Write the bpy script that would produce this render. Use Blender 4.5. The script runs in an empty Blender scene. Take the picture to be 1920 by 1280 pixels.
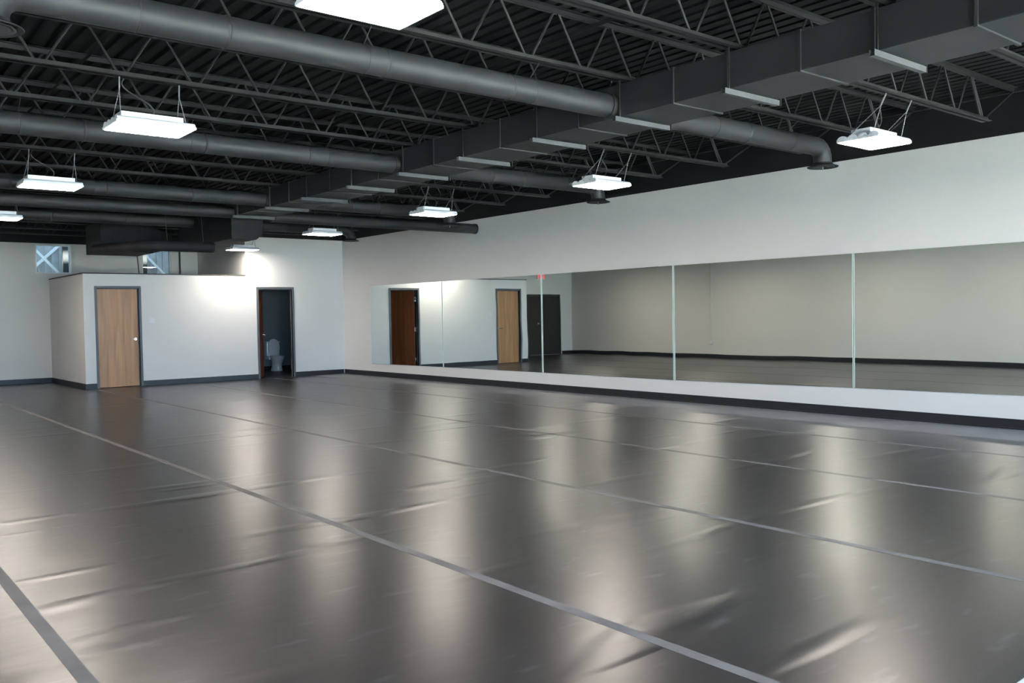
import bpy, math, random
from mathutils import Vector, Matrix

random.seed(7)
SC = bpy.context.scene
COL = SC.collection

# ------------------------------------------------------------------ camera
F_PX = 1646.97                       # focal length in pixels of the 1920 x 1280 frame
YAW, PITCH, ROLL = 0.6827, -0.0299, -0.0178
CAM = Vector((-10.767, 0.0, 1.404))
fwd = Vector((math.sin(YAW) * math.cos(PITCH), math.cos(YAW) * math.cos(PITCH), math.sin(PITCH)))
rt0 = Vector((math.cos(YAW), -math.sin(YAW), 0))
up0 = rt0.cross(fwd)
rt = rt0 * math.cos(ROLL) + up0 * math.sin(ROLL)
up = -rt0 * math.sin(ROLL) + up0 * math.cos(ROLL)
cam_d = bpy.data.cameras.new('camera')
cam_d.sensor_width = 36.0
cam_d.lens = 36.0 * F_PX / 1920.0
cam_d.clip_start = 0.05
cam = bpy.data.objects.new('camera', cam_d)
COL.objects.link(cam)
m = Matrix((rt, up, -fwd)).transposed().to_4x4()
m.translation = CAM
cam.matrix_world = m
SC.camera = cam

# ------------------------------------------------------------------ light
SKY = 21.5            # overcast daylight outside the shop-front
LAMP = 87.0          # radiance of the high-bay lenses
w = bpy.data.worlds.new('world')
SC.world = w
w.use_nodes = True
bg = w.node_tree.nodes['Background']
bg.inputs['Color'].default_value = (0.50, 0.75, 1.08, 1)
bg.inputs['Strength'].default_value = SKY
FRONT_Y = -0.7
FRONT_X0 = -13.6
PANES = [(-13.2, -10.3), (-10.1, -7.2), (-7.0, -4.1), (-3.9, -0.5)]
PZ0, PZ1 = 0.08, 2.95
for k, (a, b) in enumerate(PANES):
    ld = bpy.data.lights.new('window_portal', 'AREA')
    ld.shape = 'RECTANGLE'
    ld.size = b - a
    ld.size_y = PZ1 - PZ0
    ld.cycles.is_portal = True
    lo = bpy.data.objects.new('window_portal', ld)
    lo.location = ((a + b) / 2, FRONT_Y - 0.1, (PZ0 + PZ1) / 2)
    lo.rotation_euler = (math.radians(90), 0, 0)      # -Z of the light towards +Y
    COL.objects.link(lo)

sun_d = bpy.data.lights.new('sun', 'SUN')
sun_d.energy = 132.0
sun_d.color = (1.0, 0.93, 0.82)
sun_d.angle = math.radians(3)
sun = bpy.data.objects.new('sun', sun_d)
COL.objects.link(sun)
sun.rotation_euler = Vector((0.35, 0.55, -1.25)).to_track_quat('-Z', 'Y').to_euler()

vs = SC.view_settings
vs.view_transform = 'Standard'
vs.look = 'None'
vs.gamma = 1.0
vs.use_curve_mapping = False
vs.exposure = 0.0
SC.cycles.max_bounces = 10
SC.cycles.diffuse_bounces = 5
SC.cycles.glossy_bounces = 5
SC.cycles.transparent_max_bounces = 8
SC.cycles.sample_clamp_indirect = 40.0
SC.cycles.caustics_reflective = False
SC.cycles.caustics_refractive = False
SC.cycles.use_denoising = True

# ------------------------------------------------------------------ materials
MATS = {}
def nt(name):
    mt = bpy.data.materials.new(name)
    mt.use_nodes = True
    t = mt.node_tree
    return mt, t, t.nodes['Principled BSDF']

def N(t, kind, **kw):
    n = t.nodes.new(kind)
    for k, v in kw.items():
        setattr(n, k, v)
    return n

def plain(name, col, rough=0.6, metal=0.0, spec=0.5, var=0.06, scale=6.0, bump=0.0):
    """Principled with a little procedural tone variation and optional fine relief."""
    mt, t, p = nt(name)
    p.inputs['Roughness'].default_value = rough
    p.inputs['Metallic'].default_value = metal
    p.inputs['Specular IOR Level'].default_value = spec
    tc = N(t, 'ShaderNodeTexCoord')
    no = N(t, 'ShaderNodeTexNoise')
    no.inputs['Scale'].default_value = scale
    no.inputs['Detail'].default_value = 4
    t.links.new(tc.outputs['Object'], no.inputs['Vector'])
    cr = N(t, 'ShaderNodeValToRGB')
    cr.color_ramp.elements[0].position = 0.3
    cr.color_ramp.elements[1].position = 0.7
    cr.color_ramp.elements[0].color = (*[c * (1 - var) for c in col], 1)
    cr.color_ramp.elements[1].color = (*[min(1, c * (1 + var)) for c in col], 1)
    t.links.new(no.outputs['Fac'], cr.inputs['Fac'])
    t.links.new(cr.outputs['Color'], p.inputs['Base Color'])
    if bump:
        n2 = N(t, 'ShaderNodeTexNoise')
        n2.inputs['Scale'].default_value = 180
        t.links.new(tc.outputs['Object'], n2.inputs['Vector'])
        b = N(t, 'ShaderNodeBump')
        b.inputs['Strength'].default_value = bump
        b.inputs['Distance'].default_value = 0.002
        t.links.new(n2.outputs['Fac'], b.inputs['Height'])
        t.links.new(b.outputs['Normal'], p.inputs['Normal'])
    MATS[name] = mt
    return mt

def two_tone(name, col, zline):
    """Painted wall: wall colour below the paint line, flat black above it."""
    mt, t, p = nt(name)
    p.inputs['Roughness'].default_value = 0.75
    p.inputs['Specular IOR Level'].default_value = 0.25
    g = N(t, 'ShaderNodeNewGeometry')
    s = N(t, 'ShaderNodeSeparateXYZ')
    t.links.new(g.outputs['Position'], s.inputs[0])
    c = N(t, 'ShaderNodeMath', operation='GREATER_THAN')
    c.inputs[1].default_value = zline
    t.links.new(s.outputs['Z'], c.inputs[0])
    no = N(t, 'ShaderNodeTexNoise')
    no.inputs['Scale'].default_value = 0.8
    no.inputs['Detail'].default_value = 5
    t.links.new(g.outputs['Position'], no.inputs['Vector'])
    cr = N(t, 'ShaderNodeValToRGB')
    cr.color_ramp.elements[0].color = (*[v * 0.96 for v in col], 1)
    cr.color_ramp.elements[1].color = (*[min(1, v * 1.03) for v in col], 1)
    t.links.new(no.outputs['Fac'], cr.inputs['Fac'])
    mx = N(t, 'ShaderNodeMix', data_type='RGBA')
    t.links.new(c.outputs[0], mx.inputs[0])
    t.links.new(cr.outputs['Color'], mx.inputs[6])
    mx.inputs[7].default_value = (0.012, 0.012, 0.013, 1)
    t.links.new(mx.outputs[2], p.inputs['Base Color'])
    n2 = N(t, 'ShaderNodeTexNoise')
    n2.inputs['Scale'].default_value = 140
    t.links.new(g.outputs['Position'], n2.inputs['Vector'])
    b = N(t, 'ShaderNodeBump')
    b.inputs['Strength'].default_value = 0.12
    b.inputs['Distance'].default_value = 0.002
    t.links.new(n2.outputs['Fac'], b.inputs['Height'])
    t.links.new(b.outputs['Normal'], p.inputs['Normal'])
    MATS[name] = mt
    return mt

def wood(name, c0, c1, rough=0.4):
    mt, t, p = nt(name)
    tc = N(t, 'ShaderNodeTexCoord')
    mp = N(t, 'ShaderNodeMapping')
    mp.inputs['Scale'].default_value = (9, 9, 0.55)
    t.links.new(tc.outputs['Object'], mp.inputs['Vector'])
    no = N(t, 'ShaderNodeTexNoise')
    no.inputs['Scale'].default_value = 1.3
    no.inputs['Detail'].default_value = 8
    no.inputs['Distortion'].default_value = 0.6
    t.links.new(mp.outputs['Vector'], no.inputs['Vector'])
    cr = N(t, 'ShaderNodeValToRGB')
    cr.color_ramp.elements[0].position = 0.35
    cr.color_ramp.elements[1].position = 0.68
    cr.color_ramp.elements[0].color = (*c0, 1)
    cr.color_ramp.elements[1].color = (*c1, 1)
    t.links.new(no.outputs['Fac'], cr.inputs['Fac'])
    t.links.new(cr.outputs['Color'], p.inputs['Base Color'])
    p.inputs['Roughness'].default_value = rough
    MATS[name] = mt

def emit(name, col, strength):
    mt, t, p = nt(name)
    t.nodes.remove(p)
    e = N(t, 'ShaderNodeEmission')
    e.inputs['Color'].default_value = (*col, 1)
    e.inputs['Strength'].default_value = strength
    t.links.new(e.outputs[0], t.nodes['Material Output'].inputs['Surface'])
    MATS[name] = mt

def vinyl():
    mt, t, p = nt('vinyl')
    g = N(t, 'ShaderNodeNewGeometry')
    # soft cloudy wear
    n1 = N(t, 'ShaderNodeTexNoise')
    n1.inputs['Scale'].default_value = 1.1
    n1.inputs['Detail'].default_value = 2.5
    n1.inputs['Roughness'].default_value = 0.62
    t.links.new(g.outputs['Position'], n1.inputs['Vector'])
    cr = N(t, 'ShaderNodeValToRGB')
    cr.color_ramp.elements[0].position = 0.3
    cr.color_ramp.elements[1].position = 0.75
    cr.color_ramp.elements[0].color = (0.0085, 0.0083, 0.009, 1)
    cr.color_ramp.elements[1].color = (0.0125, 0.012, 0.013, 1)
    t.links.new(n1.outputs['Fac'], cr.inputs['Fac'])
    # scuffs: short pale smears, a few patches
    mp = N(t, 'ShaderNodeMapping')
    mp.inputs['Scale'].default_value = (2.2, 7, 1)
    mp.inputs['Rotation'].default_value = (0, 0, 0.5)
    t.links.new(g.outputs['Position'], mp.inputs['Vector'])
    n2 = N(t, 'ShaderNodeTexNoise')
    n2.inputs['Scale'].default_value = 1.6
    n2.inputs['Detail'].default_value = 2
    t.links.new(mp.outputs['Vector'], n2.inputs['Vector'])
    c2 = N(t, 'ShaderNodeValToRGB')
    c2.color_ramp.elements[0].position = 0.63
    c2.color_ramp.elements[1].position = 0.85
    t.links.new(n2.outputs['Fac'], c2.inputs['Fac'])
    mx = N(t, 'ShaderNodeMix', data_type='RGBA')
    t.links.new(c2.outputs['Color'], mx.inputs[0])
    t.links.new(cr.outputs['Color'], mx.inputs[6])
    mx.inputs[7].default_value = (0.085, 0.084, 0.098, 1)
    t.links.new(mx.outputs[2], p.inputs['Base Color'])
    # roughness
    mr = N(t, 'ShaderNodeMapRange')
    mr.inputs['To Min'].default_value = 0.282
    mr.inputs['To Max'].default_value = 0.318
    t.links.new(n1.outputs['Fac'], mr.inputs['Value'])
    t.links.new(mr.outputs['Result'], p.inputs['Roughness'])
    p.inputs['Specular IOR Level'].default_value = 0.85
    # ripples across the rolls (long in X, short in Y), only in patches
    mp2 = N(t, 'ShaderNodeMapping')
    mp2.inputs['Scale'].default_value = (0.55, 3.2, 1)
    t.links.new(g.outputs['Position'], mp2.inputs['Vector'])
    n3 = N(t, 'ShaderNodeTexNoise')
    n3.inputs['Scale'].default_value = 1.0
    n3.inputs['Detail'].default_value = 0.5
    t.links.new(mp2.outputs['Vector'], n3.inputs['Vector'])
    c3 = N(t, 'ShaderNodeValToRGB')
    c3.color_ramp.interpolation = 'EASE'
    c3.color_ramp.elements[0].position = 0.60
    c3.color_ramp.elements[1].position = 0.80
    t.links.new(n3.outputs['Fac'], c3.inputs['Fac'])
    b1 = N(t, 'ShaderNodeBump')
    b1.inputs['Strength'].default_value = 1.0
    b1.inputs['Distance'].default_value = 0.006
    t.links.new(c3.outputs['Color'], b1.inputs['Height'])
    n4 = N(t, 'ShaderNodeTexNoise')
    n4.inputs['Scale'].default_value = 1.0
    n4.inputs['Detail'].default_value = 2
    mp3 = N(t, 'ShaderNodeMapping')
    mp3.inputs['Scale'].default_value = (2.0, 7.0, 1)
    t.links.new(g.outputs['Position'], mp3.inputs['Vector'])
    t.links.new(mp3.outputs['Vector'], n4.inputs['Vector'])
    b2 = N(t, 'ShaderNodeBump')
    b2.inputs['Strength'].default_value = 1.0
    b2.inputs['Distance'].default_value = 0.0016
    t.links.new(n4.outputs['Fac'], b2.inputs['Height'])
    t.links.new(b1.outputs['Normal'], b2.inputs['Normal'])
    t.links.new(b2.outputs['Normal'], p.inputs['Normal'])
    MATS['vinyl'] = mt

def mirror_mat():
    mt, t, p = nt('mirror')
    p.inputs['Base Color'].default_value = (0.80, 0.845, 0.81, 1)
    p.inputs['Metallic'].default_value = 1.0
    p.inputs['Roughness'].default_value = 0.012
    g = N(t, 'ShaderNodeNewGeometry')
    no = N(t, 'ShaderNodeTexNoise')
    no.inputs['Scale'].default_value = 1.3
    no.inputs['Detail'].default_value = 1
    t.links.new(g.outputs['Position'], no.inputs['Vector'])
    b = N(t, 'ShaderNodeBump')
    b.inputs['Strength'].default_value = 1.0
    b.inputs['Distance'].default_value = 0.0007
    t.links.new(no.outputs['Fac'], b.inputs['Height'])
    t.links.new(b.outputs['Normal'], p.inputs['Normal'])
    MATS['mirror'] = mt

def glass_mat():
    mt, t, p = nt('pane_glass')
    t.nodes.remove(p)
    tr = N(t, 'ShaderNodeBsdfTransparent')
    tr.inputs['Color'].default_value = (0.9, 0.94, 0.93, 1)
    gl = N(t, 'ShaderNodeBsdfGlossy')
    gl.inputs['Roughness'].default_value = 0.02
    fr = N(t, 'ShaderNodeFresnel')
    fr.inputs['IOR'].default_value = 1.45
    mx = N(t, 'ShaderNodeMixShader')
    t.links.new(fr.outputs[0], mx.inputs[0])
    t.links.new(tr.outputs[0], mx.inputs[1])
    t.links.new(gl.outputs[0], mx.inputs[2])
    t.links.new(mx.outputs[0], t.nodes['Material Output'].inputs['Surface'])
    MATS['pane_glass'] = mt

WALLC = (0.70, 0.695, 0.675)
two_tone('wall_paint', WALLC, 3.36)
two_tone('wall_paint_rear', (0.66, 0.645, 0.60), 3.30)
two_tone('wall_paint_left', (0.66, 0.645, 0.60), 3.36)
plain('wall_plain', WALLC, 0.75, spec=0.25, var=0.03, scale=1.0, bump=0.1)
plain('black_deck', (0.009, 0.009, 0.0095), 0.85, spec=0.2, var=0.3, scale=2.0)
plain('joist_black', (0.0145, 0.0142, 0.0148), 0.65, spec=0.35, var=0.15, scale=5.0)
plain('main_black', (0.024, 0.0255, 0.028), 0.5, spec=0.4, var=0.08, scale=3.0)
plain('duct_black', (0.024, 0.0245, 0.0265), 0.55, spec=0.4, var=0.08, scale=3.0)
plain('unit_black', (0.015, 0.015, 0.017), 0.7, spec=0.3, var=0.2)
plain('galvanised', (0.062, 0.063, 0.065), 0.55, metal=0.0, var=0.12, scale=14)
plain('chain_zinc', (0.20, 0.20, 0.21), 0.5, metal=0.2, var=0.1, scale=30)
plain('cord_grey', (0.045, 0.045, 0.047), 0.6)
plain('white_enamel', (0.80, 0.81, 0.83), 0.35, var=0.02)
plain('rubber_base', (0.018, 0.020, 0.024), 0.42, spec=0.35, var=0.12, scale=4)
plain('frame_grey', (0.085, 0.090, 0.098), 0.45, var=0.06)
plain('frame_dark', (0.022, 0.019, 0.018), 0.5, var=0.1)
plain('door_brown', (0.020, 0.016, 0.0145), 0.5, var=0.1)
plain('steel', (0.75, 0.75, 0.74), 0.25, metal=1.0, var=0.03)
plain('subfloor', (0.17, 0.175, 0.19), 0.5, var=0.10, scale=1.5)
plain('concrete', (0.62, 0.61, 0.58), 0.7, var=0.08, scale=2.0)
plain('seam_tape', (0.115, 0.11, 0.11), 0.55, spec=0.3, var=0.25, scale=3.0)
plain('porcelain', (0.80, 0.82, 0.83), 0.12, var=0.01)
plain('plastic_white', (0.72, 0.73, 0.74), 0.4, var=0.02)
plain('wall_conduit', (0.58, 0.57, 0.53), 0.6, var=0.03)
plain('cap_dark', (0.06, 0.052, 0.045), 0.7, var=0.1)
plain('painted_glint', (0.72, 0.86, 0.80), 0.25, var=0.03)  # pale colour stands in for the glint along the mirror edges
plain('metal_panel', (0.42, 0.42, 0.41), 0.5, metal=0.0, var=0.2, scale=3)
plain('brace_white', (0.80, 0.82, 0.82), 0.5, var=0.05)
plain('post_dark', (0.05, 0.055, 0.06), 0.5)
plain('post_violet', (0.16, 0.15, 0.19), 0.5)
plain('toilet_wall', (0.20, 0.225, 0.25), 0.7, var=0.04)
plain('aluminium', (0.30, 0.30, 0.31), 0.4, metal=0.7)
plain('wire_brown', (0.12, 0.08, 0.05), 0.6)
wood('maple', (0.37, 0.175, 0.070), (0.52, 0.275, 0.118))
wood('cherry', (0.25, 0.075, 0.028), (0.40, 0.135, 0.052))
emit('lamp_lens', (1.0, 0.90, 0.81), LAMP)
emit('sign_red', (1.0, 0.06, 0.07), 1.6)
vinyl()
mirror_mat()
glass_mat()

# ------------------------------------------------------------------ mesh helpers
class MB:
    def __init__(self):
        self.v = []
        self.f = []
    def box(self, x0, x1, y0, y1, z0, z1):
        n = len(self.v)
        for z in (z0, z1):
            self.v += [(x0, y0, z), (x1, y0, z), (x1, y1, z), (x0, y1, z)]
        self.f += [tuple(n + i for i in q) for q in
                   ((0, 3, 2, 1), (4, 5, 6, 7), (0, 1, 5, 4), (1, 2, 6, 5), (2, 3, 7, 6), (3, 0, 4, 7))]
        return self
    def obox(self, a, b, wdt, hgt, side=None):
        """bar from a to b, wdt across 'side', hgt across the other."""
        a, b = Vector(a), Vector(b)
        d = (b - a).normalized()
        s = Vector(side) if side else (d.cross(Vector((0, 0, 1))) if abs(d.z) < 0.95 else Vector((1, 0, 0)))
        s = (s - d * s.dot(d)).normalized()
        u = s.cross(d).normalized()
        n = len(self.v)
        for p in (a, b):
            for i, j in ((-1, -1), (1, -1), (1, 1), (-1, 1)):
                self.v.append(tuple(p + s * (i * wdt / 2) + u * (j * hgt / 2)))
        self.f += [tuple(n + i for i in q) for q in
                   ((0, 3, 2, 1), (4, 5, 6, 7), (0, 1, 5, 4), (1, 2, 6, 5), (2, 3, 7, 6), (3, 0, 4, 7))]
        return self
    def rings(self, rings, cap=True, close=False):
        n0 = len(self.v)
        k = len(rings[0])
        for r in rings:
            self.v += [tuple(p) for p in r]
        m_ = len(rings)
        for i in range(m_ - 1 + (1 if close else 0)):
            a = n0 + i * k
            b = n0 + ((i + 1) % m_) * k
            for j in range(k):
                self.f.append((a + j, a + (j + 1) % k, b + (j + 1) % k, b + j))
        if cap and not close:
            self.f.append(tuple(n0 + j for j in reversed(range(k))))
            self.f.append(tuple(n0 + (m_ - 1) * k + j for j in range(k)))
        return self
    def tube(self, pts, r, n=10, cap=True):
        pts = [Vector(p) for p in pts]
        rr = r if isinstance(r, (list, tuple)) else [r] * len(pts)
        d0 = (pts[1] - pts[0]).normalized()
        ref = Vector((0, 0, 1)) if abs(d0.z) < 0.9 else Vector((1, 0, 0))
        s = d0.cross(ref).normalized()
        out = []
        for i, p in enumerate(pts):
            if i == 0:
                d = d0
            elif i == len(pts) - 1:
                d = (pts[i] - pts[i - 1]).normalized()
            else:
                d = ((pts[i] - pts[i - 1]).normalized() + (pts[i + 1] - pts[i]).normalized()).normalized()
            s = (s - d * s.dot(d)).normalized()
            u = d.cross(s)
            out.append([p + (s * math.cos(t) + u * math.sin(t)) * rr[i]
                        for t in [2 * math.pi * j / n for j in range(n)]])
        return self.rings(out, cap)
    def lathe(self, prof, c=(0, 0, 0), n=28, cap=True):
        out = []
        for r, z in prof:
            out.append([(c[0] + r * math.cos(2 * math.pi * j / n), c[1] + r * math.sin(2 * math.pi * j / n), c[2] + z)
                        for j in range(n)])
        return self.rings(out, cap)
    def loft(self, secs, n=28, cap=True):
        """secs: (cx, cy, z, rx, ry)"""
        out = []
        for cx, cy, z, rx, ry in secs:
            out.append([(cx + rx * math.cos(2 * math.pi * j / n), cy + ry * math.sin(2 * math.pi * j / n), z)
                        for j in range(n)])
        return self.rings(out, cap)
    def mesh(self, name, mat, smooth=False):
        me = bpy.data.meshes.new(name)
        me.from_pydata(self.v, [], self.f)
        me.update()
        me.materials.append(MATS[mat])
        if smooth:
            for p in me.polygons:
                p.use_smooth = True
            try:
                me.set_sharp_from_angle(angle=math.radians(38))
            except Exception:
                pass
        return me
    def build(self, name, mat, parent=None, smooth=False, bevel=0.0, loc=None):
        o = bpy.data.objects.new(name, self.mesh(name, mat, smooth))
        COL.objects.link(o)
        if parent:
            o.parent = parent
        if loc:
            o.location = loc
        if bevel:
            b = o.modifiers.new('bevel', 'BEVEL')
            b.width = bevel
            b.segments = 2
            b.limit_method = 'ANGLE'
        return o

def tag(o, label, cat, group=None, kind=None):
    o['label'] = label
    o['category'] = cat
    if group:
        o['group'] = group
    if kind:
        o['kind'] = kind
    return o

def empty(name, loc=(0, 0, 0), rz=0.0):
    o = bpy.data.objects.new(name, None)
    o.empty_display_size = 0.1
    o.location = loc
    o.rotation_euler = (0, 0, rz)
    COL.objects.link(o)
    return o

def copy_tree(o, parent=None):
    c = o.copy()
    COL.objects.link(c)
    c.parent = parent
    for ch in list(o.children):
        copy_tree(ch, c)
    return c

def struct(name, mb, mat, label, cat, smooth=False, bevel=0.0):
    return tag(mb.build(name, mat, None, smooth, bevel), label, cat, kind='structure')

def wall_x(x0, x1, y0, y1, z0, z1, holes):
    """wall running along X with rectangular holes (xa, xb, za, zb)"""
    mb = MB()
    xs = sorted({x0, x1, *[h[0] for h in holes], *[h[1] for h in holes]})
    for a, b in zip(xs[:-1], xs[1:]):
        hs = sorted([(h[2], h[3]) for h in holes if h[0] <= a + 1e-6 and h[1] >= b - 1e-6])
        z = z0
        for za, zb in hs:
            if za > z + 1e-6:
                mb.box(a, b, y0, y1, z, za)
            z = zb
        if z < z1 - 1e-6:
            mb.box(a, b, y0, y1, z, z1)
    return mb

# ------------------------------------------------------------------ the room
YB, YR = 19.983, 23.136           # restroom front wall, rear wall
XL, XT = -6.089, -2.553           # closet side, tall restroom side
LEFT = -10.862                    # left wall of the studio
JOG = 8.0                         # the left wall stops here, the entrance is wider
ZD = 3.87                         # underside of the roof deck
ZBOX = 2.437

# floor slab with the vinyl rolls laid on it
fl = MB().box(FRONT_X0, 0.15, FRONT_Y - 0.15, YR + 0.15, -0.12, -0.004)
floor = struct('floor', fl, 'concrete', 'pale concrete floor slab under the black vinyl rolls by the entrance', 'floor')
MARLEY_Y0 = 1.34
sub = MB().box(-10.86, 0.0, MARLEY_Y0 + 0.3, YR, -0.004, -0.0015).build('subfloor_sheet', 'subfloor', floor)
sub['label'] = 'bare blue-grey floor strip along the mirror wall'
EDGES = [-10.86, -9.93, -7.96, -5.93, -3.92, -1.95, -0.93]
for k in range(len(EDGES) - 1):
    a, b = EDGES[k], EDGES[k + 1]
    y1 = YB if b > -6.1 else YR
    mb = MB()
    if a < XL < b:
        mb.box(a, XL, MARLEY_Y0, YR, -0.0015, 0.0)
        mb.box(XL, b - 0.003, MARLEY_Y0, YB, -0.0015, 0.0)
    else:
        mb.box(a, b - 0.003, MARLEY_Y0, y1, -0.0015, 0.0)
    mb.build('vinyl_sheet', 'vinyl', floor)
for x in EDGES[1:-1]:
    y1 = YB - 0.02 if x > -6.1 else YR - 0.02
    MB().box(x - 0.032, x + 0.032, MARLEY_Y0, y1, 0.0001, 0.0006).build('tape_strip', 'seam_tape', floor)
# restroom floor
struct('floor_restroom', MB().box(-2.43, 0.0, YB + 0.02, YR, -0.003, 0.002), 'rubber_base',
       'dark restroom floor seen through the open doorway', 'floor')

# ceiling deck: trapezoidal ribs running along Y
mb = MB()
x = FRONT_X0
while x < 0.15:
    mb.box(x, x + 0.095, FRONT_Y, YR + 0.1, ZD, ZD + 0.01)
    mb.box(x + 0.095, x + 0.15, FRONT_Y, YR + 0.1, ZD + 0.038, ZD + 0.046)
    mb.box(x + 0.09, x + 0.098, FRONT_Y, YR + 0.1, ZD, ZD + 0.046)
    mb.box(x + 0.146, x + 0.152, FRONT_Y, YR + 0.1, ZD, ZD + 0.046)
    x += 0.15
mb.box(FRONT_X0, 0.15, FRONT_Y - 0.15, YR + 0.15, ZD + 0.05, ZD + 0.12)
struct('ceiling', mb, 'black_deck', 'black painted corrugated roof deck above the joists', 'ceiling')

struct('wall_right', MB().box(0.0, 0.15, FRONT_Y - 0.15, YR + 0.15, -0.05, ZD + 0.05), 'wall_paint',
       'long white wall carrying the mirrors, painted black above', 'wall')
struct('wall_left', MB().box(LEFT - 0.15, LEFT, JOG, YR + 0.15, -0.05, ZD + 0.05), 'wall_paint_left',
       'long beige wall opposite the mirrors, seen in their reflection', 'wall')
struct('wall_entrance_return', MB().box(FRONT_X0, LEFT - 0.15, JOG, JOG + 0.15, -0.05, ZD + 0.05), 'wall_paint_left',
       'short beige return wall of the wider entrance', 'wall')
struct('wall_entrance_side', MB().box(FRONT_X0 - 0.15, FRONT_X0, FRONT_Y - 0.15, JOG + 0.15, -0.05, ZD + 0.05), 'wall_paint_left',
       'side wall of the entrance behind the beige corner', 'wall')
WIN1 = (-6.37, -5.59, 2.59, 3.275)
WIN2 = (-3.96, -3.24, 2.59, 3.275)
struct('wall_back', wall_x(LEFT, 0.0, YR, YR + 0.15, -0.05, ZD + 0.05, [WIN1, WIN2]), 'wall_paint_rear',
       'beige rear wall with two small high windows above the closet', 'wall')
DOORZ = 2.13
D1 = (-5.872, -4.928)
D2 = (-2.302, -1.350)
FW = 0.05
low = wall_x(XL, XT, YB, YB + 0.12, -0.004, ZBOX, [(D1[0] + FW, D1[1] - FW, -0.05, DOORZ)])
struct('wall_closet_front', low, 'wall_plain', 'low white closet wall with the maple door', 'wall')
tall = wall_x(XT, 0.0, YB, YB + 0.12, -0.004, ZD + 0.04, [(D2[0] + FW, D2[1] - FW, -0.05, DOORZ)])
struct('wall_restroom_front', tall, 'wall_paint', 'tall white restroom wall with the open doorway in the mirror wall corner', 'wall')
struct('wall_closet_side', MB().box(XL, XL + 0.12, YB + 0.12, YR, -0.004, ZBOX), 'wall_plain',
       'low side wall of the closet running back to the rear wall', 'wall')
struct('wall_restroom_side', MB().box(XT, XT + 0.12, YB + 0.12, YR, -0.004, ZD + 0.04), 'wall_paint',
       'shaded side wall of the tall restroom rising above the closet', 'wall')
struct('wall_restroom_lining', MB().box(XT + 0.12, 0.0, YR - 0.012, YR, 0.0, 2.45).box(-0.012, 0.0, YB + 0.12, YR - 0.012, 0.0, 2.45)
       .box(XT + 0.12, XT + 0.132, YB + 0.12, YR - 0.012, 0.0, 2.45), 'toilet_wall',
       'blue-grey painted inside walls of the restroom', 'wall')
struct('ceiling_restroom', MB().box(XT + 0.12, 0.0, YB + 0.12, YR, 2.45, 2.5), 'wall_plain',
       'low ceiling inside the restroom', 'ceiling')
struct('trim_1', MB().box(XL - 0.012, XT, YB - 0.012, YR, ZBOX, ZBOX + 0.022), 'cap_dark',
       'thin dark cap board covering the top of the low closet', 'trim')

# front wall with shop-front windows (behind the camera: the daylight of the room)
struct('wall_front', wall_x(FRONT_X0, 0.0, FRONT_Y - 0.15, FRONT_Y, -0.05, ZD + 0.05, [(a, b, PZ0, PZ1) for a, b in PANES]),
       'wall_paint', 'front wall with the large shop-front windows', 'wall')
for k, (a, b) in enumerate(PANES):
    wn = empty('window_%d' % (k + 3), ((a + b) / 2, FRONT_Y - 0.07, PZ0))
    tag(wn, ['shop-front window in the entrance corner', 'shop-front window second from the entrance corner',
             'shop-front window third from the entrance corner', 'shop-front window beside the mirror wall'][k], 'window', kind='structure')
    hw, hh = (b - a) / 2, PZ1 - PZ0
    f = MB().box(-hw, hw, -0.04, 0.04, 0, 0.05).box(-hw, hw, -0.04, 0.04, hh - 0.05, hh)
    f.box(-hw, -hw + 0.05, -0.04, 0.04, 0.05, hh - 0.05).box(hw - 0.05, hw, -0.04, 0.04, 0.05, hh - 0.05)
    f.box(-0.025, 0.025, -0.04, 0.04, 0.05, hh - 0.05)
    f.build('window_frame', 'aluminium', wn)
    MB().box(-hw + 0.05, -0.025, -0.004, 0.004, 0.05, hh - 0.05).build('pane', 'pane_glass', wn)
    MB().box(0.025, hw - 0.05, -0.004, 0.004, 0.05, hh - 0.05).build('pane', 'pane_glass', wn)
struct('pavement', MB().box(-40, 25, -40, FRONT_Y - 0.15, -0.2, -0.05), 'concrete', 'pale pavement outside the shop-front', 'pavement')

# baseboards
BH = 0.115
def baseboard(name, mb, label):
    struct(name, mb, 'rubber_base', label, 'baseboard', bevel=0.002)
def bb(x0, x1, y0, y1):
    m_ = MB().box(x0, x1, y0, y1, 0.0, BH)
    return m_
baseboard('baseboard_right', bb(-0.012, 0.0, FRONT_Y, YB).box(-0.035, -0.012, FRONT_Y, YB, 0.0, 0.018),
          'black rubber baseboard along the mirror wall')
baseboard('baseboard_left', bb(LEFT, LEFT + 0.012, JOG, YR), 'black rubber baseboard along the beige wall opposite the mirrors')
baseboard('baseboard_back', bb(LEFT, -10.34, YR - 0.012, YR).box(-8.69, XL - 0.012, YR - 0.012, YR, 0, BH),
          'dark rubber baseboard along the rear wall')
baseboard('baseboard_closet', bb(XL - 0.012, D1[0], YB - 0.012, YB).box(D1[1], D2[0], YB - 0.012, YB, 0, BH)
          .box(D2[1], -0.035, YB - 0.012, YB, 0, BH).box(XL - 0.012, XL, YB, YR, 0, BH),
          'slate rubber baseboard around the closet and restroom walls')
baseboard('baseboard_restroom', bb(XT + 0.14, -0.02, YR - 0.024, YR - 0.0125), 'black baseboard behind the toilet')

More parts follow.
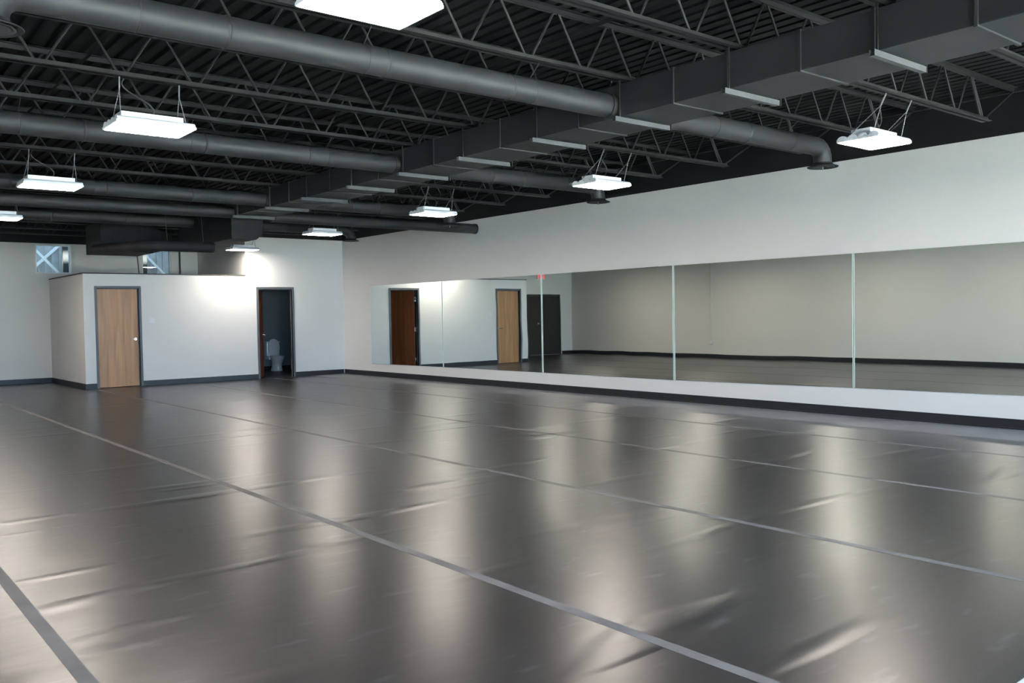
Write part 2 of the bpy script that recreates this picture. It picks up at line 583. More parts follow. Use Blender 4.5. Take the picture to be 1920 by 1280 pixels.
# ------------------------------------------------------------------ doors
def lever(parent, x, y, z, sx, depth):
    """lever handle: rosette, neck and lever; 'depth' points away from the door face"""
    h = MB()
    h.tube([(x, y, z), (x, y + depth * 0.25, z)], 0.028, 14)
    h.tube([(x, y + depth * 0.25, z), (x, y + depth, z)], 0.011, 10)
    h.tube([(x - sx * 0.008, y + depth, z), (x + sx * 0.06, y + depth, z + 0.002), (x + sx * 0.115, y + depth, z - 0.004)], [0.011, 0.0105, 0.009], 10)
    o = h.build('lever_handle', 'steel', parent, smooth=True)
    o['label'] = 'polished steel lever handle'
    return o

def frame(parent, w_, mat, depth=0.15):
    hw = w_ / 2
    f = MB()
    f.box(-hw, -hw + FW, -0.015, depth - 0.03, 0, DOORZ + FW)
    f.box(hw - FW, hw, -0.015, depth - 0.03, 0, DOORZ + FW)
    f.box(-hw + FW, hw - FW, -0.015, depth - 0.03, DOORZ, DOORZ + FW)
    # stop
    f.box(-hw + FW, -hw + FW + 0.015, 0.045, 0.07, 0, DOORZ)
    f.box(hw - FW - 0.015, hw - FW, 0.045, 0.07, 0, DOORZ)
    f.box(-hw + FW, hw - FW, 0.045, 0.07, DOORZ - 0.015, DOORZ)
    return f.build('door_frame', mat, parent, bevel=0.003)

# closed maple door
dw = D1[1] - D1[0]
d1 = empty('door_1', ((D1[0] + D1[1]) / 2, YB, 0))
tag(d1, 'closed maple veneer door with grey steel frame in the closet wall', 'door', kind='structure')
frame(d1, dw, 'frame_grey')
hw = dw / 2 - FW
sl = MB().box(-hw + 0.003, hw - 0.003, 0.072, 0.116, 0.012, DOORZ - 0.004).build('door_leaf', 'maple', d1, bevel=0.002)
lever(sl, hw - 0.07, 0.072, 1.03, -1, -0.06)
for z in (0.25, 1.07, 1.88):
    MB().tube([(-hw + 0.002, 0.10, z - 0.05), (-hw + 0.002, 0.10, z + 0.05)], 0.008, 8).build('hinge', 'steel', d1)

# open restroom door
dw = D2[1] - D2[0]
d2 = empty('door_2', ((D2[0] + D2[1]) / 2, YB, 0))
tag(d2, 'open reddish-brown restroom door swung inward with grey steel frame', 'door', kind='structure')
frame(d2, dw, 'frame_grey')
hw = dw / 2 - FW
mb = MB().box(0.012, 2 * hw - 0.008, -0.046, -0.002, 0.012, DOORZ - 0.004)
sl = mb.build('door_leaf', 'cherry', d2, bevel=0.002, loc=(-hw + 0.010, 0.128, 0))
sl.rotation_euler = (0, 0, math.radians(61.0))
lever(sl, 2 * hw - 0.075, -0.046, 1.03, -1, -0.058)
lever(sl, 2 * hw - 0.075, -0.002, 1.03, -1, 0.058)
for z in (0.25, 1.07, 1.88):
    hg = MB().box(-0.002, 0.032, -0.012, -0.008, z - 0.05, z + 0.05)
    hg.tube([(-0.002, -0.004, z - 0.055), (-0.002, -0.004, z + 0.055)], 0.007, 8)
    hg.box(-0.012, -0.002, -0.045, -0.040, z - 0.05, z + 0.05)
    hg.build('hinge', 'steel', d2, loc=(-hw + 0.012, 0.125, 0))

# dark double door on the rear wall (seen in the mirrors)
d3 = empty('door_3', ((-10.272 - 8.759) / 2, YR, 0))
tag(d3, 'dark brown double exit door on the rear wall under the red sign', 'door', kind='structure')
hw = (10.272 - 8.759) / 2
H3 = 2.11
f = MB().box(-hw, -hw + 0.05, -0.045, 0.0, 0, H3).box(hw - 0.05, hw, -0.045, 0.0, 0, H3).box(-hw + 0.05, hw - 0.05, -0.045, 0.0, H3 - 0.05, H3)
f.build('door_frame', 'frame_dark', d3, bevel=0.003)
for s in (-1, 1):
    a, b = (-hw + 0.053, -0.003) if s < 0 else (0.003, hw - 0.053)
    lf = MB().box(a, b, -0.03, -0.001, 0.01, H3 - 0.053).build('door_leaf', 'door_brown', d3, bevel=0.002)
    if s > 0:
        kn = MB().tube([(0.30, -0.03, 1.10), (0.30, -0.036, 1.10)], 0.032, 14)
        kn.tube([(0.30, -0.036, 1.10), (0.30, -0.06, 1.10), (0.30, -0.075, 1.10), (0.30, -0.09, 1.10)], [0.012, 0.012, 0.028, 0.02], 12)
        kn.build('door_knob', 'steel', lf, smooth=True)

# ------------------------------------------------------------------ rear high windows and what lies behind them
for k, wdef in enumerate((WIN1, WIN2)):
    x0, x1, z0, z1 = wdef
    wn = empty('window_%d' % (k + 1), ((x0 + x1) / 2, YR + 0.06, z0))
    tag(wn, ['small high window on the rear wall left of the black air handler, showing crossed braces',
             'small high window on the rear wall behind the round black pipe, showing one brace'][k], 'window', kind='structure')
    hw, hh = (x1 - x0) / 2, z1 - z0
    f = MB().box(-hw, hw, -0.05, 0.03, 0, 0.03).box(-hw, hw, -0.05, 0.03, hh - 0.03, hh)
    f.box(-hw, -hw + 0.03, -0.05, 0.03, 0.03, hh - 0.03).box(hw - 0.03, hw, -0.05, 0.03, 0.03, hh - 0.03)
    f.build('window_frame', 'plastic_white', wn)
    MB().box(-hw + 0.03, hw - 0.03, -0.003, 0.003, 0.03, hh - 0.03).build('pane', 'pane_glass', wn)
    MB().box(-hw, hw, -0.075, -0.05, 0, 0.018).build('window_sill', 'plastic_white', wn)
# metal building behind: ribbed panel, posts, braces and an added sky-blocking enclosure
YA = 24.55
mb = MB()
x = -8.4
while x < -1.0:
    mb.box(x, x + 0.11, YA, YA + 0.03, 0.0, 4.2)
    mb.box(x + 0.11, x + 0.16, YA - 0.035, YA + 0.03, 0.0, 4.2)
    x += 0.16
mb.box(-8.6, -0.8, YR + 0.15, YA + 0.05, 4.2, 4.25)  # unseen roof, added to keep sky light off the ribbed panel
mb.box(-1.0, -0.95, YR + 0.15, YA, 0.0, 4.2)  # unseen end wall, added as a light block
mb.box(-8.6, -0.8, YR + 0.15, YA + 0.05, -0.1, -0.05)  # unseen floor, added to stop sky light from below
mb.box(-8.6, -8.55, YR + 0.15, YA, 0.0, 3.2)  # added end wall; the gap above lets in a little sky light
struct('wall_annex', mb, 'metal_panel', 'grey ribbed metal wall outside the high rear windows, with added light-blocking enclosure', 'wall')
def brace(a, b, wd, mat, label, cat='brace', nm='steel_brace'):
    o = MB().obox(a, b, wd, 0.04, side=(b[2] - a[2], 0, a[0] - b[0])).build(nm, mat)
    tag(o, label, cat)
brace((-6.32, 24.40, 3.46), (-5.55, 24.40, 2.60), 0.06, 'brace_white', 'white steel brace falling to the right behind the far high window')
brace((-6.38, 24.46, 2.58), (-5.50, 24.46, 3.44), 0.07, 'brace_white', 'pale steel brace rising to the right behind the far high window')
brace((-3.72, 24.40, 3.42), (-2.90, 24.40, 2.56), 0.06, 'brace_white', 'white steel brace behind the high window next to the tall restroom')
for px, wd, mt, lb in ((-5.58, 0.12, 'post_dark', 'dark steel post behind the far high window'),
                       (-5.37, 0.08, 'post_violet', 'violet-grey steel post behind the far high window'),
                       (-3.70, 0.10, 'post_dark', 'dark steel post behind the high window next to the tall restroom')):
    tag(MB().box(px - wd / 2, px + wd / 2, 23.75, 23.85, 0.0, 4.0).build('steel_post', mt), lb, 'post')

# ------------------------------------------------------------------ mirrors
SEAM = [18.645, 15.582, 12.333, 9.165, 6.117, 3.05]
MZ0 = [0.295, 0.317, 0.325, 0.330, 0.368, 0.40]      # the bottom edge is not quite level
MZ1 = [2.168, 2.155, 2.147, 2.142, 2.133, 2.128]
names = ['frameless wall mirror nearest the restroom corner',
         'frameless wall mirror second from the restroom corner',
         'frameless wall mirror third from the restroom corner, between the two widest bright seams',
         'frameless wall mirror fourth from the restroom corner, reflecting the wall conduit',
         'frameless wall mirror fifth from the restroom corner, reflecting bare beige wall']
for k in range(5):
    ya, yb = SEAM[k] - 0.004, SEAM[k + 1] + 0.004
    me = MB()
    v = []
    for xx in (-0.002, -0.009):
        v += [(xx, ya, MZ0[k]), (xx, yb, MZ0[k + 1]), (xx, yb, MZ1[k + 1]), (xx, ya, MZ1[k])]
    me.v = v
    me.f = [(0, 1, 2, 3), (7, 6, 5, 4), (0, 4, 5, 1), (1, 5, 6, 2), (2, 6, 7, 3), (3, 7, 4, 0)]
    r = empty('wall_mirror', (0, (ya + yb) / 2, 0))
    tag(r, names[k], 'mirror', 'wall mirrors')
    me.v = [(p[0], p[1] - (ya + yb) / 2, p[2]) for p in v]
    me.build('mirror_glass', 'mirror', r)
    L = (ya - yb) / 2
    for s, i in ((1, k), (-1, k + 1)):
        y = s * (L - 0.004)
        wd = 0.006 if i not in (2, 3) else 0.010
        es = MB().box(-0.0135, -0.009, min(y, y - s * wd), max(y, y - s * wd), MZ0[i] + 0.003, MZ1[i] - 0.003)  # pale strip on the glass: seam glint put into its colour
        es.build('glint_strip', 'painted_glint', r)

# ------------------------------------------------------------------ roof joists
ZJ, ZT = 3.40, 3.86
JY = [0.5, 1.75, 2.97, 4.15, 5.29, 6.38, 7.58, 8.77, 10.0, 11.28, 12.5, 13.75, 15.08, 16.35, 17.85, 19.4, 20.75, 22.0]
def make_joist(x0, x1, end_left, end_right):
    """bar joist along X from x0 to x1 (top chord); bottom chord stops short of bearing ends"""
    root = empty('bar_joist')
    a, b = 0.042, 0.005
    def chord(xa, xb, z, upside):
        mbx = MB()
        for s in (-1, 1):
            ya, yb = (0.012, 0.012 + a) if s > 0 else (-0.012 - a, -0.012)
            zz = (z, z + b) if not upside else (z - b, z)
            mbx.box(xa, xb, ya, yb, *zz)
            yv = (0.012, 0.012 + b) if s > 0 else (-0.012 - b, -0.012)
            zv = (z, z + a) if not upside else (z - a, z)
            mbx.box(xa, xb, yv[0], yv[1], zv[0], zv[1])
        return mbx
    chord(x0, x1, ZT, True).build('top_chord', 'joist_black', root)
    xb0 = x0 + (0.72 if end_left else 0.0)
    xb1 = x1 - (0.72 if end_right else 0.0)
    chord(xb0, xb1, ZJ, False).build('bottom_chord', 'joist_black', root)
    # continuous bent web rod
    pts = []
    k0 = math.ceil((xb0 + 0.08 + 6.85) / 0.6)
    x = -6.85 + 0.6 * k0
    if end_left:
        pts.append((x0 + 0.03, 0, ZT - 0.03))
    while x < xb1 - 0.05:
        pts.append((x - 0.028, 0, ZJ + 0.025))
        pts.append((x + 0.028, 0, ZJ + 0.025))
        if x + 0.3 < x1 - 0.05:
            pts.append((x + 0.28, 0, ZT - 0.025))
            pts.append((x + 0.32, 0, ZT - 0.025))
        x += 0.6
    if end_right:
        while pts[-1][0] > xb1 - 0.12:
            pts.pop()
        if pts[-1][2] > ZJ + 0.1:
            pass
        else:
            pts += [(xb1 - 0.36, 0, ZT - 0.025)]
        pts += [(xb1 - 0.10, 0, ZJ + 0.025), (xb1 - 0.06, 0, ZJ + 0.025), (x1 - 0.03, 0, ZT - 0.03)]
    wb = MB()
    for p, q in zip(pts[:-1], pts[1:]):
        wb.tube([p, q], 0.0115, 6)
    wb.build('web_rod', 'joist_black', root)
    return root
ORD = ['first', 'second', 'third', 'fourth', 'fifth', 'sixth', 'seventh', 'eighth', 'ninth', 'tenth', 'eleventh',
       'twelfth', 'thirteenth', 'fourteenth', 'fifteenth', 'sixteenth', 'seventeenth', 'eighteenth']
protoA = make_joist(LEFT, -0.005, True, True)
protoB = make_joist(FRONT_X0, -0.005, True, True)
protoC = make_joist(LEFT, XT, True, True)
used = set()
front_joists = [y for y in JY if y < YB]
for y in JY:
    pr_ = protoC if y > YB else (protoB if y < JOG else protoA)
    if id(pr_) in used:
        o = copy_tree(pr_)
    else:
        o = pr_
        used.add(id(pr_))
    o.location = (0, y, 0)
    if y < YB:
        i = len(front_joists) - 1 - front_joists.index(y)
        lb = 'black open-web steel joist, %s in front of the restroom wall' % ORD[i]
    else:
        lb = 'black open-web steel joist above the closet roof, %s' % ('nearer the rear wall' if y > 21.5 else 'nearer the restroom front')
    tag(o, lb, 'joist', 'roof joists')
for x, z, lb in ((-2.2, ZT - 0.05, 'black bridging angle tying the joists between the mirror wall and the main duct'),
                 (-5.55, ZT - 0.05, 'black bridging angle tying the joists beside the main duct'),
                 (-8.66, ZT - 0.05, 'black bridging angle tying the joists above the light row far from the mirrors')):
    y1 = YB - 0.01 if x > XT else YR - 0.01
    tag(MB().box(x, x + 0.03, FRONT_Y, y1, z, z + 0.004).box(x, x + 0.004, FRONT_Y, y1, z - 0.03, z).build('joist_bridging', 'joist_black'), lb, 'bridging')
tag(MB().box(-0.055, -0.0, FRONT_Y, YB, ZT - 0.045, ZT - 0.005).build('wall_ledger', 'joist_black'),
    'black steel ledger angle bolted high on the mirror wall', 'ledger')

# ------------------------------------------------------------------ main rectangular duct
MX0, MX1, MZa, MZb = -5.20, -4.58, 3.10, 3.375
md = empty('main_duct', ((MX0 + MX1) / 2, 9.0, MZa))
tag(md, 'long black rectangular supply duct running under the joists', 'duct')
ox, oy, oz = -(MX0 + MX1) / 2, -9.0, -MZa
hangs = [y for y in JY if 0 < y < 13.9]
cuts = sorted([-0.69] + [y + 0.04 for y in hangs] + [(a + b) / 2 for a, b in zip(hangs[:-1], hangs[1:])] + [14.3])
def mbox(nm, mat, x0, x1, y0, y1, z0, z1, bevel=0.0):
    return MB().box(x0 + ox, x1 + ox, y0 + oy, y1 + oy, z0 + oz, z1 + oz).build(nm, mat, md, bevel=bevel)
for a, b in zip(cuts[:-1], cuts[1:]):
    mbox('duct_section', 'main_black', MX0, MX1, a, b - 0.002, MZa, MZb, 0.004)
for y in cuts[1:-1]:
    t_ = 0.012
    fb = MB()
    for (x0, x1, z0, z1) in ((MX0 - t_, MX1 + t_, MZa - t_, MZa), (MX0 - t_, MX1 + t_, MZb, MZb + t_),
                             (MX0 - t_, MX0, MZa, MZb), (MX1, MX1 + t_, MZa, MZb)):
        fb.box(x0 + ox, x1 + ox, y - 0.012 + oy, y + 0.012 + oy, z0 + oz, z1 + oz)
    fb.build('joint_flange', 'main_black', md)
for y in hangs:
    c = MB()
    xa, xb = MX0 - 0.10 + ox, MX1 - 0.02 + ox
    y_ = y + oy
    z_ = MZa - 0.055 + oz
    c.box(xa, xb, y_ - 0.02, y_ - 0.017, z_, z_ + 0.041).box(xa, xb, y_ + 0.017, y_ + 0.02, z_, z_ + 0.041).box(xa, xb, y_ - 0.017, y_ + 0.017, z_, z_ + 0.003)
    o = c.build('support_channel', 'galvanised', md)
    o['label'] = 'pale galvanised channel under the duct'
    for xs in (MX0 - 0.03, MX1 + 0.02):
        mbox('hanger_rod', 'joist_black', xs - 0.006, xs + 0.006, y - 0.006, y + 0.006, MZa - 0.05, ZJ - 0.001)
# end drop
dr = MB()
prof = [(MX0 + 0.09, 2.76), (MX1 - 0.10, 2.76), (MX1 + 0.02, 2.86), (MX1 + 0.02, MZb), (MX0 + 0.09, MZb)]
ring = lambda y: [(x + ox, y + oy, z + oz) for x, z in prof]
dr.rings([ring(14.3), ring(16.9)])
o = dr.build('drop_plenum', 'unit_black', md)
o['label'] = 'deep black drop box ending the duct'

# ------------------------------------------------------------------ round branch ducts
R = 0.10
def diffuser(parent, x, y, z):
    d = MB().lathe([(0.045, 0.010), (0.045, 0.0), (0.085, 0.004), (0.086, 0.010), (0.05, 0.014)], (x, y, z), 28)
    prof_ = [(0.165, 0.0), (0.168, 0.006), (0.11, 0.03), (0.10, 0.05), (0.093, 0.05), (0.10, 0.028), (0.150, 0.004), (0.160, 0.0)]
    out = []
    e = MB()
    for i in range(28):
        t = 2 * math.pi * i / 28
        out.append([(x + r * math.cos(t), y + r * math.sin(t), z + h) for r, h in prof_])
    e.rings(out, cap=False, close=True)
    o = e.build('diffuser', 'unit_black', parent, smooth=True)
    for r0 in (0.118, 0.092):
        c = MB()
        out = []
        for i in range(28):
            t = 2 * math.pi * i / 28
            out.append([(x + r * math.cos(t), y + r * math.sin(t), z + h) for r, h in
                        ((r0, -0.002), (r0 + 0.012, 0.0), (r0 - 0.01, 0.022), (r0 - 0.016, 0.020))])
        c.rings(out, cap=False, close=True).build('diffuser_ring', 'duct_black', o, smooth=True)
    d.build('diffuser_core', 'duct_black', o, smooth=True)
    MB().tube([(x, y, z - 0.03), (x, y, z + 0.004)], 0.006, 8).build('damper_knob', 'chain_zinc', o)

def branch(name, label, y, z, xa, xb, zd, hang_y, group):
    """round duct from the main duct (xa) to an elbow above the diffuser at xb"""
    root = empty(name, ((xa + xb) / 2, y, z))
    tag(root, label, 'duct', group)
    cx = (xa + xb) / 2
    s = 1 if xb > xa else -1
    re = 0.15
    # straight pieces with bead joints
    xe = xb - s * re
    n = max(2, int(abs(xe - xa) / 1.5) + 1)
    for i in range(n):
        a = xa + (xe - xa) * i / n - cx
        b = xa + (xe - xa) * (i + 1) / n - cx
        MB().tube([(a, 0, 0), (b, 0, 0)], R, 28, cap=(i == 0)).build('duct_pipe', 'duct_black', root, smooth=True)
        if i:
            MB().tube([(a - 0.012, 0, 0), (a, 0, 0), (a + 0.012, 0, 0)], [R + 0.001, R + 0.006, R + 0.001], 28).build('pipe_joint', 'duct_black', root, smooth=True)
    # collar at the main duct
    MB().tube([(xa - cx, 0, 0), (xa - cx + s * 0.05, 0, 0)], R + 0.008, 28).build('collar', 'duct_black', root, smooth=True)
    pts = []
    for i in range(6):
        t = math.radians(90) * i / 5
        pts.append((xe + s * re * math.sin(t) - cx, 0, -re * (1 - math.cos(t))))
    pts.append((xb - cx, 0, zd + 0.04 - z))
    MB().tube(pts, R - 0.001, 28).build('elbow', 'duct_black', root, smooth=True)
    diffuser(root, xb - cx, 0, zd - z)
    # hanger wires
    m_ = int(abs(xe - xa) / 1.25)
    for i in range(1, m_ + 1):
        xx = xa + (xe - xa) * (i - 0.4) / m_ - cx
        hb = MB()
        out = []
        for j in range(29):
            t = 2 * math.pi * j / 28
            out.append((xx, math.sin(t) * (R + 0.002), math.cos(t) * (R + 0.002)))
        hb.tube(out, 0.003, 5)
        hb.tube([(xx, 0, R), (xx - 0.01, hang_y - y, ZJ - 0.001 - z)], 0.004, 5)
        hb.build('hanger_wire', 'cord_grey', root)
    return root
BR = [(5.42, 5.29, 'nearest the entrance'), (8.95, 8.77, 'second from the entrance'),
      (12.62, 12.5, 'third from the entrance'), (16.15, 16.35, 'nearest the restroom')]
for y, hy, lb in BR:
    branch('round_duct', 'round black branch duct on the mirror side of the main duct, ' + lb, y, 3.205, MX1 + 0.014 if y < 14 else MX1 + 0.021, -1.86, 2.985, hy, 'round ducts on the mirror side')
for y, hy, lb in BR:
    branch('round_duct', 'round black branch duct on the side away from mirrors, ' + lb, y, 3.205, MX0 - 0.014 if y < 14 else MX0 + 0.089, -9.92, 2.985, hy, 'round ducts on the side away from the mirrors')
# straight round ducts further back
for xa, xb, z, lb in ((MX1 + 0.014, -0.30, 3.125, 'straight round black duct with a flat end cap near the mirror wall'),
                      (MX0 - 0.014, -10.2, 3.155, 'straight round black duct running from the main duct towards the beige wall')):
    cd = empty('capped_duct', ((xa + xb) / 2, 13.98, z))
    tag(cd, lb, 'duct')
    h_ = (xb - xa) / 2
    s_ = 1 if h_ > 0 else -1
    MB().tube([(-h_, 0, 0), (h_, 0, 0)], 0.095, 24).build('duct_pipe', 'duct_black', cd, smooth=True)
    MB().tube([(h_ - s_ * 0.02, 0, 0), (h_ + s_ * 0.02, 0, 0)], 0.101, 24).build('end_cap', 'unit_black', cd, smooth=True)
    for q in (-0.6, 0.0, 0.75):
        MB().tube([(q * h_, 0, 0.09), (q * h_, -0.23, ZJ - 0.001 - z)], 0.004, 5).build('hanger_wire', 'cord_grey', cd)

# air handler and its round duct
ah = empty('air_handler', (-5.75, 18.3, 2.74))
tag(ah, 'black hanging air handler box above the closet front', 'air handler')
MB().box(-0.55, 0.42, -0.6, 0.45, 0.0, 0.56).build('casing', 'unit_black', ah, bevel=0.01)
tr = MB().rings([[(0.42, -0.6, 0.0), (0.42, 0.45, 0.0), (0.42, 0.45, 0.5), (0.42, -0.6, 0.5)],
                 [(0.62, -0.45, 0.05), (0.62, 0.35, 0.05), (0.62, 0.35, 0.45), (0.62, -0.45, 0.45)],
                 [(0.85, -0.35, 0.12), (0.85, 0.25, 0.12), (0.85, 0.25, 0.42), (0.85, -0.35, 0.42)]])
tr.build('transition', 'unit_black', ah)
for sx in (-0.5, 0.38):
    for sy in (-0.55, 0.4):
        MB().tube([(sx, sy, 0.5), (sx, sy, ZJ + 0.05 - 2.74)], 0.006, 6).build('hanger_rod', 'joist_black', ah)
MB().box(-0.35, 0.2, -0.606, -0.6, 0.12, 0.42).build('access_panel', 'unit_black', ah, bevel=0.002)
ru = empty('return_duct', (-5.75, 14.95, 2.655))
tag(ru, 'low black round pipe with rounded end hanging in front of the closet window', 'duct')
MB().tube([(0.53, 0, 0), (0.57, 0, 0), (0.585, 0, 0)], [0.09, 0.085, 0.05], 20).build('end_cap', 'unit_black', ru, smooth=True)
pts = [(0.53, 0, 0), (-0.35, 0, 0)] + [(-0.35 - 0.28 * math.sin(t), 0.28 * (1 - math.cos(t)), 0) for t in [math.radians(18 * i) for i in range(1, 6)]] + [(-0.63, 2.74, 0.12)]
MB().tube(pts, 0.09, 20).build('duct_pipe', 'unit_black', ru, smooth=True)
for xx in (-0.2, 0.4):
    MB().tube([(xx, 0, 0.09), (xx, 0.13, ZJ - 0.001 - 2.655)], 0.004, 5).build('hanger_wire', 'cord_grey', ru)

# ------------------------------------------------------------------ high-bay lights
def make_light():
    root = empty('high_bay_light')
    LX, LY = 0.31, 0.21
    MB().box(-LX + 0.01, LX - 0.01, -LY + 0.01, LY - 0.01, 0.0, 0.018).build('lens', 'lamp_lens', root)
    # scalloped reflector tray: four arches across the width
    pf = []
    n = 4
    wdt = 2 * LY / n
    for k in range(n):
        for i in range(7):
            t = math.pi * i / 6
            pf.append((-LY + wdt * k + wdt / 2 - math.cos(t) * wdt / 2, 0.02 + 0.036 * math.sin(t)))
    outer = [(-LX, y, z + 0.005) for y, z in pf]
    outer2 = [(LX, y, z + 0.005) for y, z in pf]
    rf = MB()
    ring0 = outer + [(-LX, LY, 0.019), (-LX, -LY, 0.019)]
    ring1 = outer2 + [(LX, LY, 0.019), (LX, -LY, 0.019)]
    rf.rings([ring0, ring1])
    rf.build('reflector', 'white_enamel', root)
    for s in (-1, 1):
        MB().box(s * LX - 0.008, s * LX + 0.008, -LY, LY, 0.004, 0.022).build('end_rail', 'white_enamel', root, bevel=0.002)
        MB().box(-LX, LX, s * LY - 0.004, s * LY + 0.004, 0.004, 0.03).build('side_rail', 'white_enamel', root)
    MB().box(-0.25, 0.25, -0.10, 0.10, 0.055, 0.115).build('housing', 'white_enamel', root, bevel=0.005)
    return root
def chain(root, a, b):
    a, b = Vector(a), Vector(b)
    n = 24
    pts = [a.lerp(b, i / n) for i in range(n + 1)]
    MB().tube(pts, [0.0050 if i % 2 else 0.0028 for i in range(n + 1)], 5).build('chain', 'chain_zinc', root)
ZL = 3.0
LIGHTS = [  # x, y, joist y, label
    (-8.42, 4.00, 4.15, 'white high-bay light in the row far from the mirrors, fifth from the rear wall'),
    (-8.43, 7.62, 7.58, 'white high-bay light in the row far from the mirrors, fourth from the rear wall'),
    (-8.41, 11.44, 11.28, 'white high-bay light in the row far from the mirrors, third from the rear wall'),
    (-8.37, 15.25, 15.08, 'white high-bay light in the row far from the mirrors, second from the rear wall'),
    (-8.40, 19.30, 19.4, 'added unseen high-bay light far from the mirrors, in front of the rear wall doors'),  # out of view, added to light the rear left and the floor reflections
    (-2.63, 4.40, 4.15, 'white high-bay light in the row along the mirrors, fifth from the restroom wall'),
    (-2.87, 7.87, 7.58, 'white high-bay light in the row along the mirrors, fourth from the restroom wall'),
    (-2.95, 11.52, 11.28, 'white high-bay light in the row along the mirrors, above the capped pipe'),
    (-2.95, 15.28, 15.08, 'white high-bay light in the row along the mirrors, beside the restroom corner elbow'),
    (-2.80, 19.52, 19.4, 'white high-bay light throwing a warm glow on the restroom wall'),
    (-8.42, 0.35, 0.5, 'added unseen high-bay light by the shop-front windows, far from the mirrors'),  # behind the camera, added for the light on the foreground
    (-2.70, 0.60, 0.5, 'added unseen high-bay light by the shop-front windows, along the mirror wall'),  # likewise unseen, added to light the near floor
]
base = make_light()
for k, (x, y, jy, lb) in enumerate(LIGHTS):
    o = base if k == 0 else copy_tree(base)
    o.location = (x, y, ZL)
    tag(o, lb, 'light', 'high-bay lights')
    o['_jy'] = jy
for k, (x, y, jy, lb) in enumerate(LIGHTS):
    o = [q for q in COL.objects if q.get('label') == lb][0]
    dy = jy - y
    top = ZJ - 0.001 - ZL
    for s in (-1, 1):
        hook = (s * 0.24, dy, top)
        mid = (s * 0.24, dy * 0.8, top - 0.10)
        MB().tube([hook, mid], 0.006, 6).build('hook', 'chain_zinc', o)
        for q in (-1, 1):
            chain(o, mid, (s * 0.262, q * 0.13, 0.05))
    pts = []
    for i in range(13):
        t = i / 12
        pts.append((0.02 - 0.20 * t + 0.07 * math.sin(t * 6.0), dy * t + 0.02, 0.11 + (top - 0.118) * t))
    MB().tube(pts, 0.006, 6).build('power_cord', 'cord_grey', o, smooth=True)
    del o['_jy']

# ------------------------------------------------------------------ toilet
tl = empty('toilet', (-0.62, YR - 0.03, 0.002))
tag(tl, 'white porcelain toilet with raised lid inside the dark restroom', 'toilet')
P = 'porcelain'
MB().loft([(0, -0.40, 0.0, 0.15, 0.22), (0, -0.40, 0.03, 0.145, 0.215), (0, -0.41, 0.12, 0.128, 0.19), (0, -0.43, 0.22, 0.130, 0.20),
           (0, -0.46, 0.31, 0.165, 0.235), (0, -0.47, 0.37, 0.185, 0.25), (0, -0.47, 0.395, 0.187, 0.252)], 32).build('bowl', P, tl, smooth=True)
se = MB()
out = []
for i in range(36):
    t = 2 * math.pi * i / 36
    c, s = math.cos(t), math.sin(t)
    out.append([(0.19 * c, -0.47 + 0.245 * s, 0.397), (0.192 * c, -0.47 + 0.247 * s, 0.412), (0.125 * c, -0.47 + 0.17 * s, 0.415), (0.12 * c, -0.47 + 0.165 * s, 0.397)])
se.rings(out, cap=False, close=True).build('seat', P, tl, smooth=True)
MB().box(-0.17, 0.17, -0.30, -0.02, 0.30, 0.40).build('shelf', P, tl, bevel=0.02)
MB().box(-0.185, 0.185, -0.205, -0.02, 0.40, 0.765).build('tank', P, tl, bevel=0.02)
MB().box(-0.197, 0.197, -0.218, -0.012, 0.766, 0.80).build('tank_lid', P, tl, bevel=0.008)
out0, out1 = [], []
for i in range(36):
    t = 2 * math.pi * i / 36
    zz = 0.225 * math.sin(t)
    xx = 0.172 * math.cos(t)
    out0.append((xx, -0.262 + 0.03 * (zz + 0.225) / 0.45, 0.645 + zz))
    out1.append((xx, -0.242 + 0.03 * (zz + 0.225) / 0.45, 0.645 + zz))
MB().rings([out0, out1]).build('raised_lid', P, tl, smooth=False)
MB().tube([(-0.15, -0.205, 0.68), (-0.15, -0.222, 0.68)], 0.014, 10).obox((-0.16, -0.226, 0.68), (-0.09, -0.226, 0.672), 0.008, 0.014).build('flush_lever', 'steel', tl)
MB().tube([(-0.26, -0.01, 0.16), (-0.26, -0.07, 0.16), (-0.25, -0.09, 0.22), (-0.20, -0.10, 0.38), (-0.19, -0.10, 0.41)], 0.006, 8).build('supply_hose', 'chain_zinc', tl)

# ------------------------------------------------------------------ small wall fittings
th = empty('light_switch', (-4.71, YB, 1.37))
tag(th, 'small pale switch plate on the closet wall beside the maple door', 'switch')
MB().box(-0.058, 0.058, -0.008, 0.0, 0, 0.115).build('plate', 'plastic_white', th, bevel=0.003)
for s in (-0.023, 0.023):
    MB().box(s - 0.016, s + 0.016, -0.011, -0.008, 0.025, 0.09).build('rocker', 'plastic_white', th, bevel=0.001)

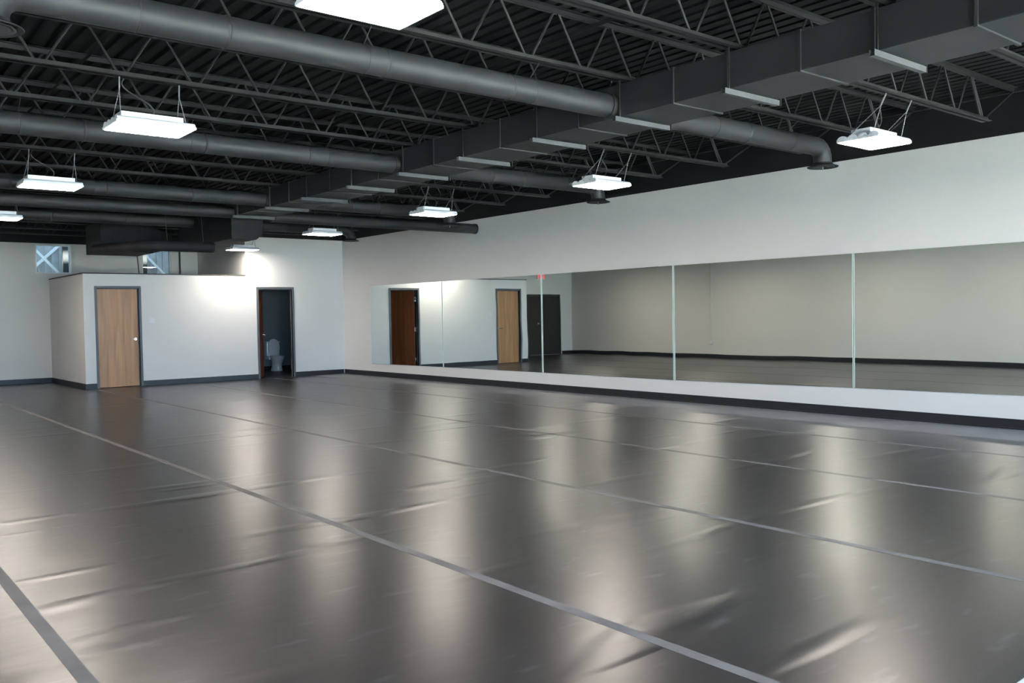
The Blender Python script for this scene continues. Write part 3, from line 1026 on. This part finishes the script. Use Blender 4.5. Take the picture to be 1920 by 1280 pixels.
ex = empty('exit_sign', (-9.37, YR, 2.63))
tag(ex, 'red illuminated EXIT sign above the dark double door', 'sign')
MB().box(-0.15, 0.15, -0.045, 0.0, 0, 0.19).build('sign_box', 'plastic_white', ex, bevel=0.004)
MB().box(-0.155, 0.155, -0.006, 0.0, 0.19, 0.20).build('mount', 'plastic_white', ex)
lt = MB()
def seg(cx, pts_, w_=0.012):
    for (x0, z0), (x1, z1) in pts_:
        lt.obox((cx + x0, -0.047, 0.095 + z0), (cx + x1, -0.047, 0.095 + z1), 0.004, w_ * 1.5, side=(0, 1, 0))
h = 0.065
seg(-0.095, [((-0.02, -h), (-0.02, h)), ((-0.02, h - .008), (0.022, h - .008)), ((-0.02, 0), (0.016, 0)), ((-0.02, -h + .008), (0.022, -h + .008))])
seg(-0.030, [((-0.022, -h), (0.022, h)), ((-0.022, h), (0.022, -h))])
seg(0.025, [((0, -h), (0, h))])
seg(0.085, [((0, -h), (0, h)), ((-0.026, h - .008), (0.026, h - .008))])
lt.build('sign_letters', 'sign_red', ex)
for s in (-1, 1):
    MB().box(s * 0.14 - 0.006, s * 0.14 + 0.006, -0.048, -0.045, 0.01, 0.18).build('lit_edge', 'sign_red', ex)

cn = empty('wall_conduit', (LEFT, 16.92, 0.42))
tag(cn, 'thin painted conduit dropping to an outlet box on the beige wall', 'conduit')
MB().tube([(0.014, 0, 0.10), (0.014, 0, ZT - 0.42)], 0.011, 10).build('tube', 'wall_conduit', cn, smooth=True)
MB().box(0.0, 0.045, -0.036, 0.036, 0.0, 0.11).build('outlet_box', 'wall_conduit', cn, bevel=0.004)
MB().box(0.045, 0.049, -0.034, 0.034, 0.004, 0.106).build('outlet_plate', 'plastic_white', cn, bevel=0.001)

pp = empty('wall_pipe', (-3.02, YR, 2.46))
tag(pp, 'thin dark vertical pipe on the rear wall beside the shaded restroom side', 'pipe')
MB().tube([(0, -0.03, 0.02), (0, -0.03, 1.2)], 0.02, 10).build('tube', 'post_dark', pp, smooth=True)
MB().tube([(0, -0.03, 0.0), (0, -0.03, 0.10)], 0.032, 12).build('fitting', 'plastic_white', pp, smooth=True)
tag(MB().tube([(-4.03, YR - 0.02, 2.47), (-4.05, YR - 0.02, 2.75), (-4.08, YR - 0.02, 3.1), (-4.07, YR - 0.02, 3.4)], 0.011, 8).build('loose_wire', 'wire_brown', smooth=True),
    'thin brown wire hanging beside the high rear window', 'wire')
